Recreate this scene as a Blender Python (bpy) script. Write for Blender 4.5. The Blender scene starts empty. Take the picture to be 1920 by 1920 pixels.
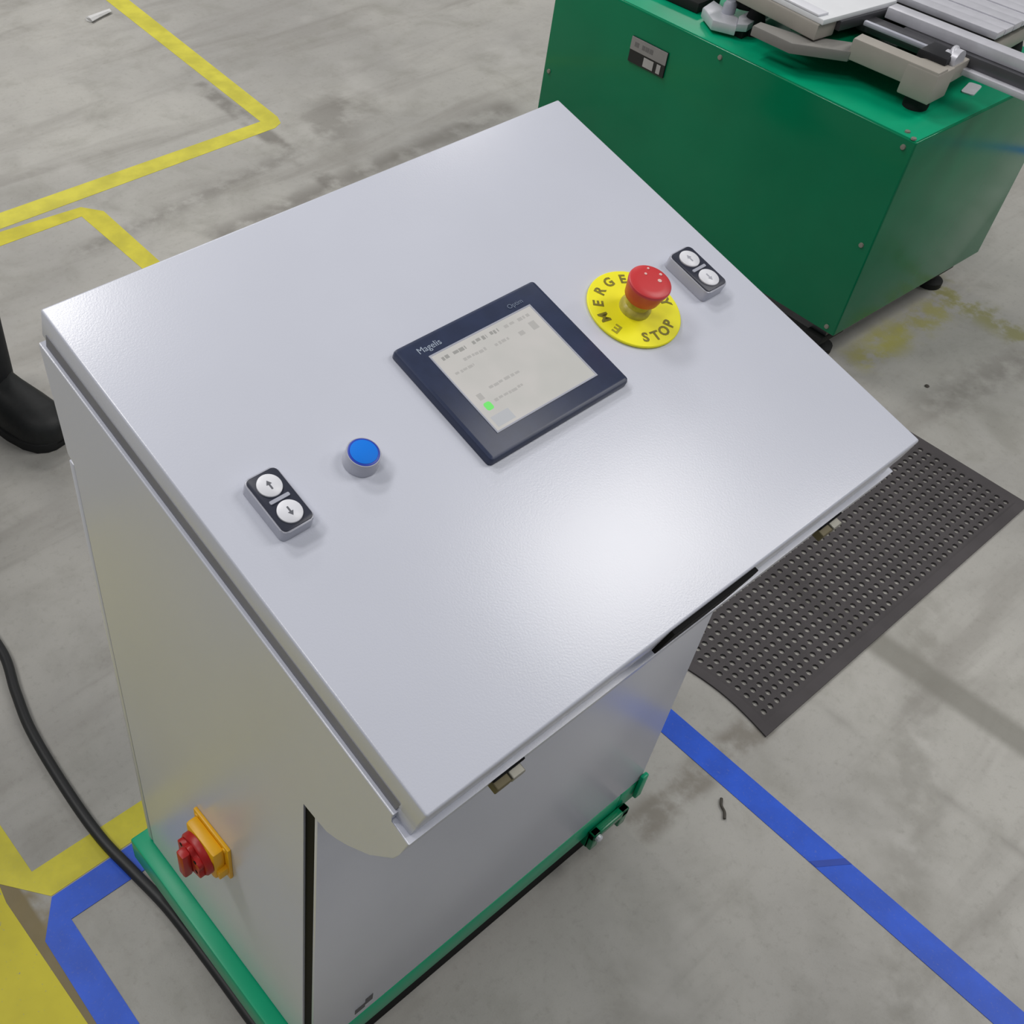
import bpy, bmesh, math, random
from mathutils import Matrix, Vector
random.seed(7)
PI = math.pi
S = bpy.context.scene
COL = S.collection

# ------------------------------------------------------------------ camera
cam = bpy.data.cameras.new('camera')
cam.sensor_fit = 'HORIZONTAL'; cam.sensor_width = 36.0
cam.lens = 2098.877 / 1920 * 36.0
cam.shift_x = 0.2987056 * 1000 / 1920
cam.clip_start = 0.02; cam.clip_end = 200
camo = bpy.data.objects.new('camera', cam); COL.objects.link(camo)
camo.matrix_world = Matrix(((0.77330544, 0.4457636, -0.45088081, -0.28233129),
                            (-0.63318598, 0.57971345, -0.51284289, -0.23176153),
                            (0.03277498, 0.68207561, 0.73054683, 1.57814681),
                            (0, 0, 0, 1)))
S.camera = camo

# ------------------------------------------------------------------ world, lamps, exposure
S.view_settings.view_transform = 'Standard'
S.view_settings.look = 'None'
S.view_settings.exposure = 0.0
S.view_settings.gamma = 1.0
S.view_settings.use_curve_mapping = False
W = bpy.data.worlds.new('hall'); S.world = W; W.use_nodes = True
wn = W.node_tree
bg = wn.nodes['Background']
bg.inputs[0].default_value = (0.90, 0.95, 1.0, 1); bg.inputs[1].default_value = 0.155

def lamp(loc, sx, sy, power, col=(1, 0.975, 0.945)):
    l = bpy.data.lights.new('hall_lamp', 'AREA'); l.shape = 'RECTANGLE'
    l.size = sx; l.size_y = sy; l.energy = power; l.color = col
    o = bpy.data.objects.new('hall_lamp', l); COL.objects.link(o); o.location = loc
    return o
# rows of ceiling lamps in the hall
lamp((4.25, -1.55, 6.0), 3.2, 2.0, 150)
for lx, ly, pw in ((-2.8, -0.6, 60), (-2.4, 3.0, 110), (0.2, 4.4, 145), (3.4, 7.0, 110), (0.4, -5.0, 30), (8.6, 6.8, 90), (8.6, -3.6, 130)):
    lamp((lx, ly, 6.0), 1.8, 0.9, pw)

# ------------------------------------------------------------------ materials
def lin(c):
    c = c / 255.0
    return c / 12.92 if c <= 0.04045 else ((c + 0.055) / 1.055) ** 2.4
def rgb(r, g, b):
    return (lin(r), lin(g), lin(b), 1.0)

class NT:
    def __init__(s, name):
        s.m = bpy.data.materials.new(name); s.m.use_nodes = True
        s.t = s.m.node_tree; s.b = s.t.nodes['Principled BSDF']
        s.co = s.t.nodes.new('ShaderNodeTexCoord')
    def n(s, ty, **kw):
        x = s.t.nodes.new(ty)
        for k, v in kw.items():
            setattr(x, k, v)
        return x
    def link(s, a, b): s.t.links.new(a, b)
    def val(s, sock, v):
        if hasattr(v, 'is_linked') or isinstance(v, bpy.types.NodeSocket): s.link(v, sock)
        else: sock.default_value = v
    def math(s, op, a, b=None, clamp=False):
        x = s.n('ShaderNodeMath', operation=op, use_clamp=clamp)
        s.val(x.inputs[0], a)
        if b is not None: s.val(x.inputs[1], b)
        return x.outputs[0]
    def noise(s, scale, detail=4, rough=0.55, vec=None, dist=0.0):
        x = s.n('ShaderNodeTexNoise')
        x.inputs['Scale'].default_value = scale; x.inputs['Detail'].default_value = detail
        x.inputs['Roughness'].default_value = rough; x.inputs['Distortion'].default_value = dist
        s.link(vec if vec is not None else s.co.outputs['Object'], x.inputs['Vector'])
        return x.outputs['Fac']
    def smooth(s, v, a, b, lo=0.0, hi=1.0):
        x = s.n('ShaderNodeMapRange', interpolation_type='SMOOTHSTEP')
        s.val(x.inputs[0], v); x.inputs[1].default_value = a; x.inputs[2].default_value = b
        x.inputs[3].default_value = lo; x.inputs[4].default_value = hi
        return x.outputs[0]
    def mix(s, f, a, b, blend='MIX'):
        x = s.n('ShaderNodeMix', data_type='RGBA', blend_type=blend)
        s.val(x.inputs[0], f); s.val(x.inputs[6], a); s.val(x.inputs[7], b)
        return x.outputs[2]
    def bump(s, h, strength, dist=0.001):
        x = s.n('ShaderNodeBump'); x.inputs['Strength'].default_value = strength
        x.inputs['Distance'].default_value = dist
        s.link(h, x.inputs['Height']); s.link(x.outputs[0], s.b.inputs['Normal'])

def mat(name, col, rough=0.5, metal=0.0, var=0.06, vscale=20.0, bump=0.0, bscale=400.0, spec=0.5, coat=0.0):
    N = NT(name)
    f = N.noise(vscale)
    dark = tuple(c * (1 - var) for c in col[:3]) + (1,)
    lite = tuple(min(1, c * (1 + var)) for c in col[:3]) + (1,)
    N.link(N.mix(N.smooth(f, 0.3, 0.7), dark, lite), N.b.inputs['Base Color'])
    N.b.inputs['Roughness'].default_value = rough
    N.b.inputs['Metallic'].default_value = metal
    N.b.inputs['Specular IOR Level'].default_value = spec
    N.b.inputs['Coat Weight'].default_value = coat
    if bump > 0:
        N.bump(N.noise(bscale, 2), bump, 0.0006)
    return N.m

M = {}
M['paint'] = mat('grey_powder_coat', (0.620, 0.642, 0.735, 1), 0.28, var=0.015, vscale=6, bump=0.12, bscale=600, spec=0.9)
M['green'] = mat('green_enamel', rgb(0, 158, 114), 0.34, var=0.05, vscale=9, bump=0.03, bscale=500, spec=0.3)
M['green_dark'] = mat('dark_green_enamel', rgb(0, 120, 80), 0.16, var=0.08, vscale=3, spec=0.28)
M['black'] = mat('black_plastic', rgb(28, 28, 32), 0.45)
M['neck_shade'] = mat('shaded_neck_grey', rgb(138, 138, 144), 0.7, spec=0.3)  # body paint darkened for the shade below the lid flange
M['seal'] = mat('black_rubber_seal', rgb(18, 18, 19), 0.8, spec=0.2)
M['navy'] = mat('navy_plastic', rgb(40, 50, 78), 0.38, var=0.10, vscale=60, bump=0.05, bscale=900)
M['key_black'] = mat('dark_blue_black_plastic', rgb(40, 44, 60), 0.4)
M['white_cap'] = mat('white_plastic', rgb(228, 229, 236), 0.35, var=0.02)
M['chrome_grey'] = mat('satin_grey_metal', rgb(180, 182, 194), 0.35, metal=0.1)
M['lens'] = mat('grey_lens', rgb(172, 175, 188), 0.3)
M['glyph'] = mat('grey_print', rgb(96, 98, 106), 0.5)
M['glyph_faint'] = mat('faint_grey_print', rgb(170, 172, 182), 0.5)
M['blue_cap'] = mat('blue_plastic', rgb(6, 122, 232), 0.6, var=0.02, spec=0.25)
M['blue_ring'] = mat('dark_blue_plastic', rgb(28, 62, 178), 0.4)
M['yellow_plate'] = mat('yellow_legend', rgb(250, 244, 30), 0.5, var=0.03)
M['yellow_ink'] = mat('worn_olive_ink', rgb(128, 120, 36), 0.6, var=0.2, vscale=300)
M['yellow_ink_faint'] = mat('faint_olive_ink', rgb(172, 164, 36), 0.6)
M['collar'] = mat('yellowed_plastic_collar', rgb(186, 176, 78), 0.3, var=0.12, vscale=200)
M['red'] = mat('red_plastic', rgb(208, 56, 60), 0.38, var=0.03)
M['red_dark'] = mat('switch_red', rgb(168, 22, 22), 0.4)
M['pale_dot'] = mat('pale_mark', rgb(238, 196, 190), 0.5)
M['switch_yellow'] = mat('switch_yellow', rgb(236, 178, 22), 0.4)
M['brass'] = mat('dull_brass', rgb(100, 92, 66), 0.5, metal=0.3)
M['pale_metal'] = mat('pale_metal', rgb(142, 140, 130), 0.4, metal=0.3)
M['arm_shaded'] = mat('shaded_cream_casting', rgb(136, 134, 130), 0.5, var=0.04)
M['cream'] = mat('cream_casting', rgb(164, 159, 151), 0.45, var=0.03)
M['white_board'] = mat('white_board', rgb(232, 234, 238), 0.35, var=0.02)
M['alu'] = mat('aluminium', rgb(208, 208, 216), 0.35, metal=0.22, var=0.05, vscale=30)
M['steel_dark'] = mat('dark_steel', rgb(92, 92, 96), 0.4, metal=0.6)
M['rubber'] = mat('black_rubber', rgb(22, 23, 24), 0.75)
M['cable'] = mat('cable_sheath', rgb(30, 31, 33), 0.5)
M['matrub'] = mat('mat_rubber', rgb(70, 66, 68), 0.75, var=0.10, vscale=12, bump=0.1, bscale=500)
M['skin'] = mat('skin', rgb(196, 150, 124), 0.5, var=0.04)
M['trouser'] = mat('black_work_cloth', rgb(26, 28, 32), 0.85, var=0.2, vscale=60, bump=0.3, bscale=300)
M['jacket'] = mat('dark_grey_cloth', rgb(40, 42, 48), 0.85, var=0.15, vscale=50, bump=0.3, bscale=300)
M['shoe'] = mat('black_leather', rgb(24, 26, 27), 0.55, var=0.2, vscale=80, bump=0.2, bscale=250)
M['hair'] = mat('brown_hair', rgb(52, 38, 30), 0.6, var=0.3, vscale=90)
M['paper'] = mat('white_paper', rgb(214, 214, 214), 0.8)
M['dirt'] = mat('dark_scrap', rgb(70, 66, 60), 0.8)
M['plate_silver'] = mat('silver_nameplate', rgb(150, 148, 148), 0.4, metal=0.3)
M['plate_black'] = mat('black_nameplate', rgb(26, 27, 28), 0.45)
M['plate_print'] = mat('pale_print', rgb(176, 174, 172), 0.5)
M['logo_print'] = mat('dark_logo_print', rgb(66, 66, 70), 0.5)
M['bezel_print'] = mat('bezel_print', rgb(160, 172, 190), 0.5)
M['bezel_print2'] = mat('bezel_print_dim', rgb(112, 124, 146), 0.5)

def tape(name, col, wear):
    N = NT(name)
    a = N.noise(14, 5); b = N.noise(260, 4, 0.7)
    c1 = N.mix(N.smooth(a, 0.3, 0.72), tuple(c * 0.86 for c in col[:3]) + (1,), tuple(min(1, c * 1.12) for c in col[:3]) + (1,))
    f = N.math('MULTIPLY', N.smooth(b, 0.56, 0.72), wear)
    N.link(N.mix(f, c1, (0.32, 0.31, 0.29, 1)), N.b.inputs['Base Color'])
    N.b.inputs['Roughness'].default_value = 0.5
    return N.m
M['tape_yellow'] = tape('yellow_floor_tape', rgb(208, 200, 62), 0.18)
M['tape_yellow2'] = tape('deep_yellow_floor_tape', rgb(205, 195, 44), 0.15)
M['tape_blue'] = tape('blue_floor_tape', rgb(22, 84, 208), 0.16)
def yellow_paint():
    N = NT('yellow_floor_paint')
    a = N.noise(7, 4)
    c1 = N.mix(N.smooth(a, 0.3, 0.7), rgb(186, 174, 22), rgb(206, 194, 30))
    b = N.noise(75, 3, 0.6); c = N.noise(210, 3)
    f = N.math('MAXIMUM', N.smooth(b, 0.69, 0.73), N.math('MULTIPLY', N.smooth(c, 0.66, 0.72), 0.6))
    N.link(N.mix(f, c1, (0.27, 0.26, 0.22, 1)), N.b.inputs['Base Color'])
    N.b.inputs['Roughness'].default_value = 0.55
    return N.m
M['yellow_paint'] = yellow_paint()

def screen_mat():
    N = NT('lit_screen')
    f = N.noise(18, 2)
    c = N.mix(N.smooth(f, 0.3, 0.7), rgb(186, 185, 180), rgb(198, 194, 190))
    N.link(c, N.b.inputs['Base Color']); N.b.inputs['Base Color'].default_value = (0.1, 0.1, 0.1, 1)
    for l in list(N.b.inputs['Base Color'].links): N.t.links.remove(l)
    N.link(c, N.b.inputs['Emission Color']); N.b.inputs['Emission Strength'].default_value = 0.80
    N.b.inputs['Roughness'].default_value = 0.35
    return N.m
M['screen'] = screen_mat()
def emit(name, col, s):
    N = NT(name); N.b.inputs['Base Color'].default_value = tuple(c * 0.2 for c in col[:3]) + (1,)
    N.b.inputs['Emission Color'].default_value = col; N.b.inputs['Emission Strength'].default_value = s
    return N.m
M['screen_ink'] = emit('screen_grey_text', rgb(150, 149, 146), 0.8)
M['screen_ink2'] = emit('screen_faint_text', rgb(172, 170, 167), 0.8)
M['screen_green'] = emit('screen_green_lamp', rgb(112, 222, 108), 0.85)
M['screen_btn'] = emit('screen_grey_button', rgb(178, 180, 184), 0.8)

def floor_mat():
    N = NT('worn_concrete')
    P = N.co.outputs['Object']
    sx = N.n('ShaderNodeSeparateXYZ'); N.link(P, sx.inputs[0]); X, Y = sx.outputs[0], sx.outputs[1]
    big = N.noise(1.3, 5, 0.6); mid = N.noise(6.5, 6, 0.62, dist=0.4); fine = N.noise(70, 5, 0.7); grit = N.noise(420, 3, 0.6)
    # streaks across x (mopping / wheel marks)
    mp = N.n('ShaderNodeMapping'); mp.inputs['Scale'].default_value = (0.7, 5.0, 1.0); mp.inputs['Rotation'].default_value = (0, 0, 0.12); N.link(P, mp.inputs[0])
    streak = N.noise(1.6, 4, 0.6, mp.outputs[0], 0.5)
    c = N.mix(N.smooth(big, 0.3, 0.7), rgb(158, 156, 152), rgb(181, 179, 173))
    c = N.mix(N.math('MULTIPLY', N.smooth(mid, 0.45, 0.75), 0.50), c, rgb(138, 136, 128))
    c = N.mix(N.math('MULTIPLY', N.smooth(streak, 0.50, 0.72), 0.48), c, rgb(132, 128, 122))
    c = N.mix(N.math('MULTIPLY', N.smooth(fine, 0.5, 0.8), 0.32), c, rgb(118, 115, 107))
    c = N.mix(N.math('MULTIPLY', N.smooth(grit, 0.55, 0.8), 0.22), c, rgb(105, 102, 96))
    lightn = N.noise(3.1, 4, 0.6)
    c = N.mix(N.math('MULTIPLY', N.smooth(lightn, 0.55, 0.75), 0.35), c, rgb(196, 194, 190))
    # rectangular stains left by old tape: centre, half sizes, angle, softness
    def rect(cx, cy, hx, hy, ang=0.0, soft=0.012):
        ca, sa = math.cos(ang), math.sin(ang)
        dx = N.math('SUBTRACT', X, cx); dy = N.math('SUBTRACT', Y, cy)
        u = N.math('ABSOLUTE', N.math('ADD', N.math('MULTIPLY', dx, ca), N.math('MULTIPLY', dy, sa)))
        v = N.math('ABSOLUTE', N.math('SUBTRACT', N.math('MULTIPLY', dy, ca), N.math('MULTIPLY', dx, sa)))
        return N.math('MULTIPLY', N.smooth(u, hx - soft, hx + soft, 1, 0), N.smooth(v, hy - soft, hy + soft, 1, 0))
    def stain(c, m, col, amt, blotch=None):
        f = N.math('MULTIPLY', m, amt)
        if blotch is not None: f = N.math('MULTIPLY', f, blotch)
        return N.mix(f, c, col)
    bl = N.smooth(N.noise(22, 4), 0.30, 0.62)
    bl2 = N.smooth(N.noise(9, 4), 0.35, 0.6)
    bl3 = N.smooth(N.noise(13, 5, 0.65), 0.40, 0.58)
    grey = rgb(112, 108, 102)
    c = stain(c, rect(1.412, 2.05, 0.026, 0.46, -0.04), grey, 0.75, bl2)
    c = stain(c, rect(1.24, -0.15, 0.028, 0.45, 0.05), rgb(126, 124, 116), 0.75)
    c = stain(c, rect(0.775, 0.092, 0.165, 0.028, 0.0), rgb(118, 112, 102), 0.75, bl)
    c = stain(c, rect(1.05, -0.25, 0.006, 0.5, 0.05), grey, 0.4, bl2)
    # scuffed wheel marks behind the console
    c = stain(c, rect(1.55, 1.83, 0.55, 0.035, 0.05, 0.04), grey, 0.75, bl2)
    c = stain(c, rect(1.05, 1.98, 0.35, 0.022, 0.10, 0.03), grey, 0.55, bl)
    c = stain(c, rect(1.62, 2.1, 0.16, 0.09, 0.6, 0.07), grey, 0.6, bl2)
    c = stain(c, rect(2.05, 0.33, 0.20, 0.04, -0.15, 0.05), grey, 0.55, bl)
    c = stain(c, rect(1.0, -0.15, 0.6, 0.035, 0.5, 0.03), rgb(128, 125, 117), 0.4, bl)
    # dirty residue of peeled tape beside the yellow paint
    c = stain(c, rect(-0.180, 0.30, 0.014, 0.32, 0.0, 0.004), rgb(122, 108, 72), 0.95)
    c = stain(c, rect(-0.165, 0.535, 0.020, 0.045, 0.25, 0.008), rgb(128, 114, 78), 0.8, bl)
    # nearly worn away yellow marking past the end of the green cabinet
    yel = rgb(160, 156, 98)
    c = stain(c, rect(2.10, 0.535, 0.22, 0.040, -0.02, 0.03), yel, 0.9, bl3)
    c = stain(c, rect(2.02, 0.55, 0.07, 0.030, 0.0, 0.03), rgb(170, 166, 84), 0.8, bl)
    c = stain(c, rect(2.29, 0.38, 0.045, 0.24, -0.08, 0.03), rgb(140, 138, 88), 0.85, bl3)
    N.link(c, N.b.inputs['Base Color'])
    N.link(N.smooth(mid, 0.2, 0.8, 0.48, 0.70), N.b.inputs['Roughness'])
    h = N.math('ADD', N.math('MULTIPLY', fine, 0.7), N.math('MULTIPLY', grit, 0.35))
    N.bump(h, 0.25, 0.002)
    return N.m
M['floor'] = floor_mat()

# ------------------------------------------------------------------ mesh helpers
WM = {}                                     # world matrices of things and parts
I4 = Matrix.Identity(4)

def bm_box(bm, x0, x1, y0, y1, z0, z1, bev=0.0, seg=2, F=None):
    vs = [bm.verts.new((x, y, z)) for x in (x0, x1) for y in (y0, y1) for z in (z0, z1)]
    q = [(0, 1, 3, 2), (4, 6, 7, 5), (0, 4, 5, 1), (2, 3, 7, 6), (0, 2, 6, 4), (1, 5, 7, 3)]
    fs = [bm.faces.new([vs[i] for i in f]) for f in q]
    allv = vs
    if bev > 0:
        es = list({e for f in fs for e in f.edges})
        r = bmesh.ops.bevel(bm, geom=es, offset=bev, segments=seg, profile=0.5, affect='EDGES')
        allv = list({v for v in r['verts']} | {v for v in vs if v.is_valid})
    if F is not None:
        for v in allv: v.co = F @ v.co
    return allv

def bm_prism(bm, pts, z0, z1, bev=0.0, F=None, seg=2):
    """polygon pts (x,y) counter-clockwise, extruded along z"""
    lo = [bm.verts.new((x, y, z0)) for x, y in pts]; hi = [bm.verts.new((x, y, z1)) for x, y in pts]
    n = len(pts)
    fs = [bm.faces.new(list(reversed(lo))), bm.faces.new(hi)]
    for i in range(n):
        j = (i + 1) % n
        fs.append(bm.faces.new([lo[i], lo[j], hi[j], hi[i]]))
    allv = lo + hi
    if bev > 0:
        es = list({e for f in fs[:2] for e in f.edges})
        r = bmesh.ops.bevel(bm, geom=es, offset=bev, segments=seg, profile=0.5, affect='EDGES')
        allv = list({v for v in r['verts']} | {v for v in lo + hi if v.is_valid})
    if F is not None:
        for v in allv: v.co = F @ v.co
    return allv

def bm_lathe(bm, prof, seg=40, F=None, c=(0, 0)):
    """prof: list of (r, z), bottom to top, about z"""
    rings = []
    for r, z in prof:
        if r < 1e-6:
            rings.append([bm.verts.new((c[0], c[1], z))])
        else:
            rings.append([bm.verts.new((c[0] + r * math.cos(2 * PI * i / seg), c[1] + r * math.sin(2 * PI * i / seg), z)) for i in range(seg)])
    for a, b in zip(rings, rings[1:]):
        for i in range(seg):
            j = (i + 1) % seg
            if len(a) == 1 and len(b) == 1: continue
            if len(a) == 1: bm.faces.new([a[0], b[j], b[i]])
            elif len(b) == 1: bm.faces.new([a[i], a[j], b[0]])
            else: bm.faces.new([a[i], a[j], b[j], b[i]])
    if len(rings[0]) > 1: bm.faces.new(list(reversed(rings[0])))
    if len(rings[-1]) > 1: bm.faces.new(rings[-1])
    vs = [v for r in rings for v in r]
    if F is not None:
        for v in vs: v.co = F @ v.co
    return vs

def bm_loft(bm, rings, cap=True):
    R = [[bm.verts.new(p) for p in r] for r in rings]
    n = len(R[0])
    for a, b in zip(R, R[1:]):
        for i in range(n):
            j = (i + 1) % n
            bm.faces.new([a[i], a[j], b[j], b[i]])
    if cap:
        bm.faces.new(list(reversed(R[0]))); bm.faces.new(R[-1])

def bm_tube(bm, pts, r, seg=12):
    pts = [Vector(p) for p in pts]
    rings = []; up = Vector((0, 0, 1))
    for i, p in enumerate(pts):
        d = (pts[min(i + 1, len(pts) - 1)] - pts[max(i - 1, 0)]).normalized()
        a = d.cross(up)
        a = a.normalized() if a.length > 1e-4 else Vector((1, 0, 0))
        b = a.cross(d).normalized()
        rr = r[i] if isinstance(r, (list, tuple)) else r
        rings.append([p + a * rr * math.cos(2 * PI * k / seg) + b * rr * math.sin(2 * PI * k / seg) for k in range(seg)])
    bm_loft(bm, rings)

def rrect(w, h, r, n=5, cx=0, cy=0):
    out = []
    for sx, sy, a0 in ((1, 1, 0), (-1, 1, 90), (-1, -1, 180), (1, -1, 270)):
        for k in range(n + 1):
            a = math.radians(a0 + 90 * k / n)
            out.append((cx + sx * (w / 2 - r) + r * math.cos(a), cy + sy * (h / 2 - r) + r * math.sin(a)))
    return out

def spline(pts, n=12):
    P = [Vector(p) for p in pts]; P = [2 * P[0] - P[1]] + P + [2 * P[-1] - P[-2]]
    out = []
    for i in range(1, len(P) - 2):
        for k in range(n):
            t = k / n
            a, b, c, d = P[i - 1], P[i], P[i + 1], P[i + 2]
            out.append(0.5 * ((2 * b) + (c - a) * t + (2 * a - 5 * b + 4 * c - d) * t * t + (3 * b - a - 3 * c + d) * t ** 3))
    out.append(P[-2]); return out

def obj(name, bm, material, parent=None, F=I4, smooth=False, label=None):
    """one mesh object; verts of bm are given in frame F (world from author)"""
    bmesh.ops.recalc_face_normals(bm, faces=bm.faces[:])
    base = WM[parent.name] if parent else None
    T = (base.inverted() @ F) if parent else F
    if not parent:                          # a thing of one mesh: put the origin at its base
        for v in bm.verts: v.co = T @ v.co
        xs = [v.co for v in bm.verts]
        cx = sum(v.x for v in xs) / len(xs); cy = sum(v.y for v in xs) / len(xs); cz = min(v.z for v in xs)
        for v in bm.verts: v.co -= Vector((cx, cy, cz))
        loc = Vector((cx, cy, cz))
    else:
        for v in bm.verts: v.co = T @ v.co
    me = bpy.data.meshes.new(name); bm.to_mesh(me); bm.free()
    mats = material if isinstance(material, (list, tuple)) else [material]
    for m_ in mats: me.materials.append(m_)
    if smooth:
        for p_ in me.polygons: p_.use_smooth = True
        me.set_sharp_from_angle(angle=math.radians(40))
    o = bpy.data.objects.new(name, me); COL.objects.link(o)
    if parent:
        o.parent = parent; WM[o.name] = base.copy()
    else:
        o.location = loc; WM[o.name] = Matrix.Translation(loc)
    if label: o['label'] = label
    return o

def thing(name, label, cat, M4, group=None):
    o = bpy.data.objects.new(name, None); COL.objects.link(o)
    o.empty_display_size = 0.05
    o.matrix_world = M4; WM[o.name] = M4.copy()
    o['label'] = label; o['category'] = cat
    if group: o['group'] = group
    return o
def tag(o, label, cat, group=None):
    o['label'] = label; o['category'] = cat
    if group: o['group'] = group
    return o

def text_bm(s, size, ext=0.0002, align='CENTER', bold=0.0):
    cu = bpy.data.curves.new('lettering', 'FONT'); cu.body = s; cu.size = size; cu.extrude = ext; cu.offset = bold
    cu.align_x = align; cu.align_y = 'CENTER'; cu.resolution_u = 3
    o = bpy.data.objects.new('lettering', cu); COL.objects.link(o)
    dg = bpy.context.evaluated_depsgraph_get(); dg.update()
    me = bpy.data.meshes.new_from_object(o.evaluated_get(dg))
    bpy.data.objects.remove(o); bpy.data.curves.remove(cu)
    bm = bmesh.new(); bm.from_mesh(me); bpy.data.meshes.remove(me)
    return bm
def add_bm(dst, src, T):
    me = bpy.data.meshes.new('tmp'); src.to_mesh(me); src.free()
    me.transform(T); dst.from_mesh(me); bpy.data.meshes.remove(me)

# ------------------------------------------------------------------ floor
bm = bmesh.new(); bm_box(bm, -9, 12, -8, 12, -0.12, 0.0)
fl = obj('floor', bm, M['floor'])
fl['kind'] = 'structure'
# keep the texture space of the floor at the world origin
for v in fl.data.vertices: v.co += fl.location
fl.location = (0, 0, 0)

# ------------------------------------------------------------------ control console
LS = 0.2594576; LL = 0.4958715
CS, SN = math.cos(LS), math.sin(LS)
LID = Matrix.Translation((0, 0, 0.9)) @ Matrix.Rotation(LS, 4, 'X')     # lid frame: x across, y up the slope, z out of the lid
def lidpt(x, v, h): return LID @ Vector((x, v, h))
YZX = Matrix(((0, 0, 1, 0), (1, 0, 0, 0), (0, 1, 0, 0), (0, 0, 0, 1)))   # (a,b,c) -> x=c, y=a, z=b : profiles in the y-z plane

con = thing('control_console', 'light grey sloped-top operator console on a green plinth', 'control console', Matrix.Translation((0.3, 0.3, 0)))

def yz(v, h):
    p = lidpt(0, v, h); return (p.y, p.z)
under = [(0.1300, 0.7375), (0.112, 0.7335), (0.098, 0.7335), (0.085, 0.7405), (0.0712, 0.7525), (0.0466, 0.776), (0.0217, 0.809), (0.0165, 0.824)]
top = [yz(-0.004, -0.0495), yz(0.0170, -0.0495), yz(0.0178, -0.0385), yz(0.4940, -0.0385)]
prof = [(0.1300, 0.142)] + under + top + [(0.4880, 0.986), (0.4760, 0.872), (0.4650, 0.866), (0.4650, 0.142)]
# clockwise / counter-clockwise is sorted out by recalc_face_normals
bm = bmesh.new(); bm_prism(bm, prof, -0.004, 0.604, 0.0012, F=YZX)
obj('cabinet_body', bm, M['paint'], con)
# neck between body and lid, coloured darker to paint in its shade
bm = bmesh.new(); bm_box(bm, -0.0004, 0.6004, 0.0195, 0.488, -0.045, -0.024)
obj('lid_neck_shade', bm, M['neck_shade'], con, LID, label='grey painted shade line under the lid')
# lid: folded sheet with a front lip
bm = bmesh.new()
bm_box(bm, 0.0, 0.6, 0.0, LL, -0.0325, 0.0, 0.0022, 3)
bm_box(bm, 0.0006, 0.5994, 0.0006, 0.020, -0.0490, -0.004, 0.0010, 2)
obj('lid', bm, M['paint'], con, LID, smooth=True, label='flat sloped lid')
# front door, its black seal, rear panel and its gap
bm = bmesh.new(); bm_box(bm, -0.002, 0.602, 0.1125, 0.1165, 0.143, 0.729, 0.001)
obj('front_door', bm, M['paint'], con, smooth=True)
bm = bmesh.new(); bm_box(bm, -0.001, 0.601, 0.1165, 0.1305, 0.143, 0.7365)
obj('door_seal', bm, M['seal'], con, label='black seal around the front door')
bm = bmesh.new(); bm_box(bm, -0.0025, 0.6025, 0.4645, 0.4672, 0.143, 0.864)
obj('rear_seal', bm, M['seal'], con)
bm = bmesh.new(); bm_box(bm, -0.004, 0.604, 0.4672, 0.4765, 0.142, 0.8635, 0.0015)
obj('rear_panel', bm, M['paint'], con, smooth=True)
# plinth: hollow green frame on four levelling feet
bm = bmesh.new()
bm_box(bm, -0.026, 0.012, 0.112, 0.490, 0.088, 0.139, 0.003)
bm_box(bm, 0.560, 0.606, 0.1125, 0.490, 0.088, 0.139, 0.002)
bm_box(bm, 0.012, 0.560, 0.1125, 0.140, 0.088, 0.139, 0.002)
bm_box(bm, 0.012, 0.560, 0.450, 0.490, 0.088, 0.139, 0.003)
bm_box(bm, 0.593, 0.6065, 0.105, 0.1120, 0.10, 0.158, 0.002)
pl = obj('plinth', bm, M['green'], con, smooth=True, label='green steel plinth frame')
bm = bmesh.new(); bm_box(bm, -0.001, 0.60, 0.120, 0.470, 0.137, 0.1432)
obj('plinth_seal', bm, M['seal'], con)
for fx, fy in ((0.02, 0.17), (0.02, 0.44), (0.592, 0.17), (0.592, 0.44)):
    bm = bmesh.new(); bm_lathe(bm, [(0.013, 0), (0.013, 0.008), (0.008, 0.014), (0.008, 0.090)], 20, c=(fx, fy))
    obj('levelling_foot', bm, M['rubber'], con, smooth=True)
bm = bmesh.new(); bm_box(bm, 0.038, 0.575, 0.1255, 0.46, 0.0, 0.089)  # added black block, stands for the contact shadow under the plinth
obj('plinth_shade', bm, M['seal'], con, label='black block added as shade below the plinth')
# lug plate with a hole and a bolt at the front right
bm = bmesh.new()
bm_box(bm, 0.500, 0.516, 0.100, 0.112, 0.060, 0.102, 0.002)
bm_box(bm, 0.560, 0.576, 0.100, 0.112, 0.060, 0.102, 0.002)
bm_box(bm, 0.500, 0.576, 0.100, 0.112, 0.086, 0.102, 0.002)
bm_box(bm, 0.500, 0.576, 0.108, 0.118, 0.060, 0.088)
lug = obj('lug_plate', bm, M['green_dark'], con, smooth=True)
bm = bmesh.new(); bm_lathe(bm, [(0.006, 0), (0.006, 0.005), (0.003, 0.007)], 10, F=Matrix.Translation((0.508, 0.1005, 0.094)) @ Matrix.Rotation(PI / 2, 4, 'X'))
obj('bolt', bm, M['alu'], lug)
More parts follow.
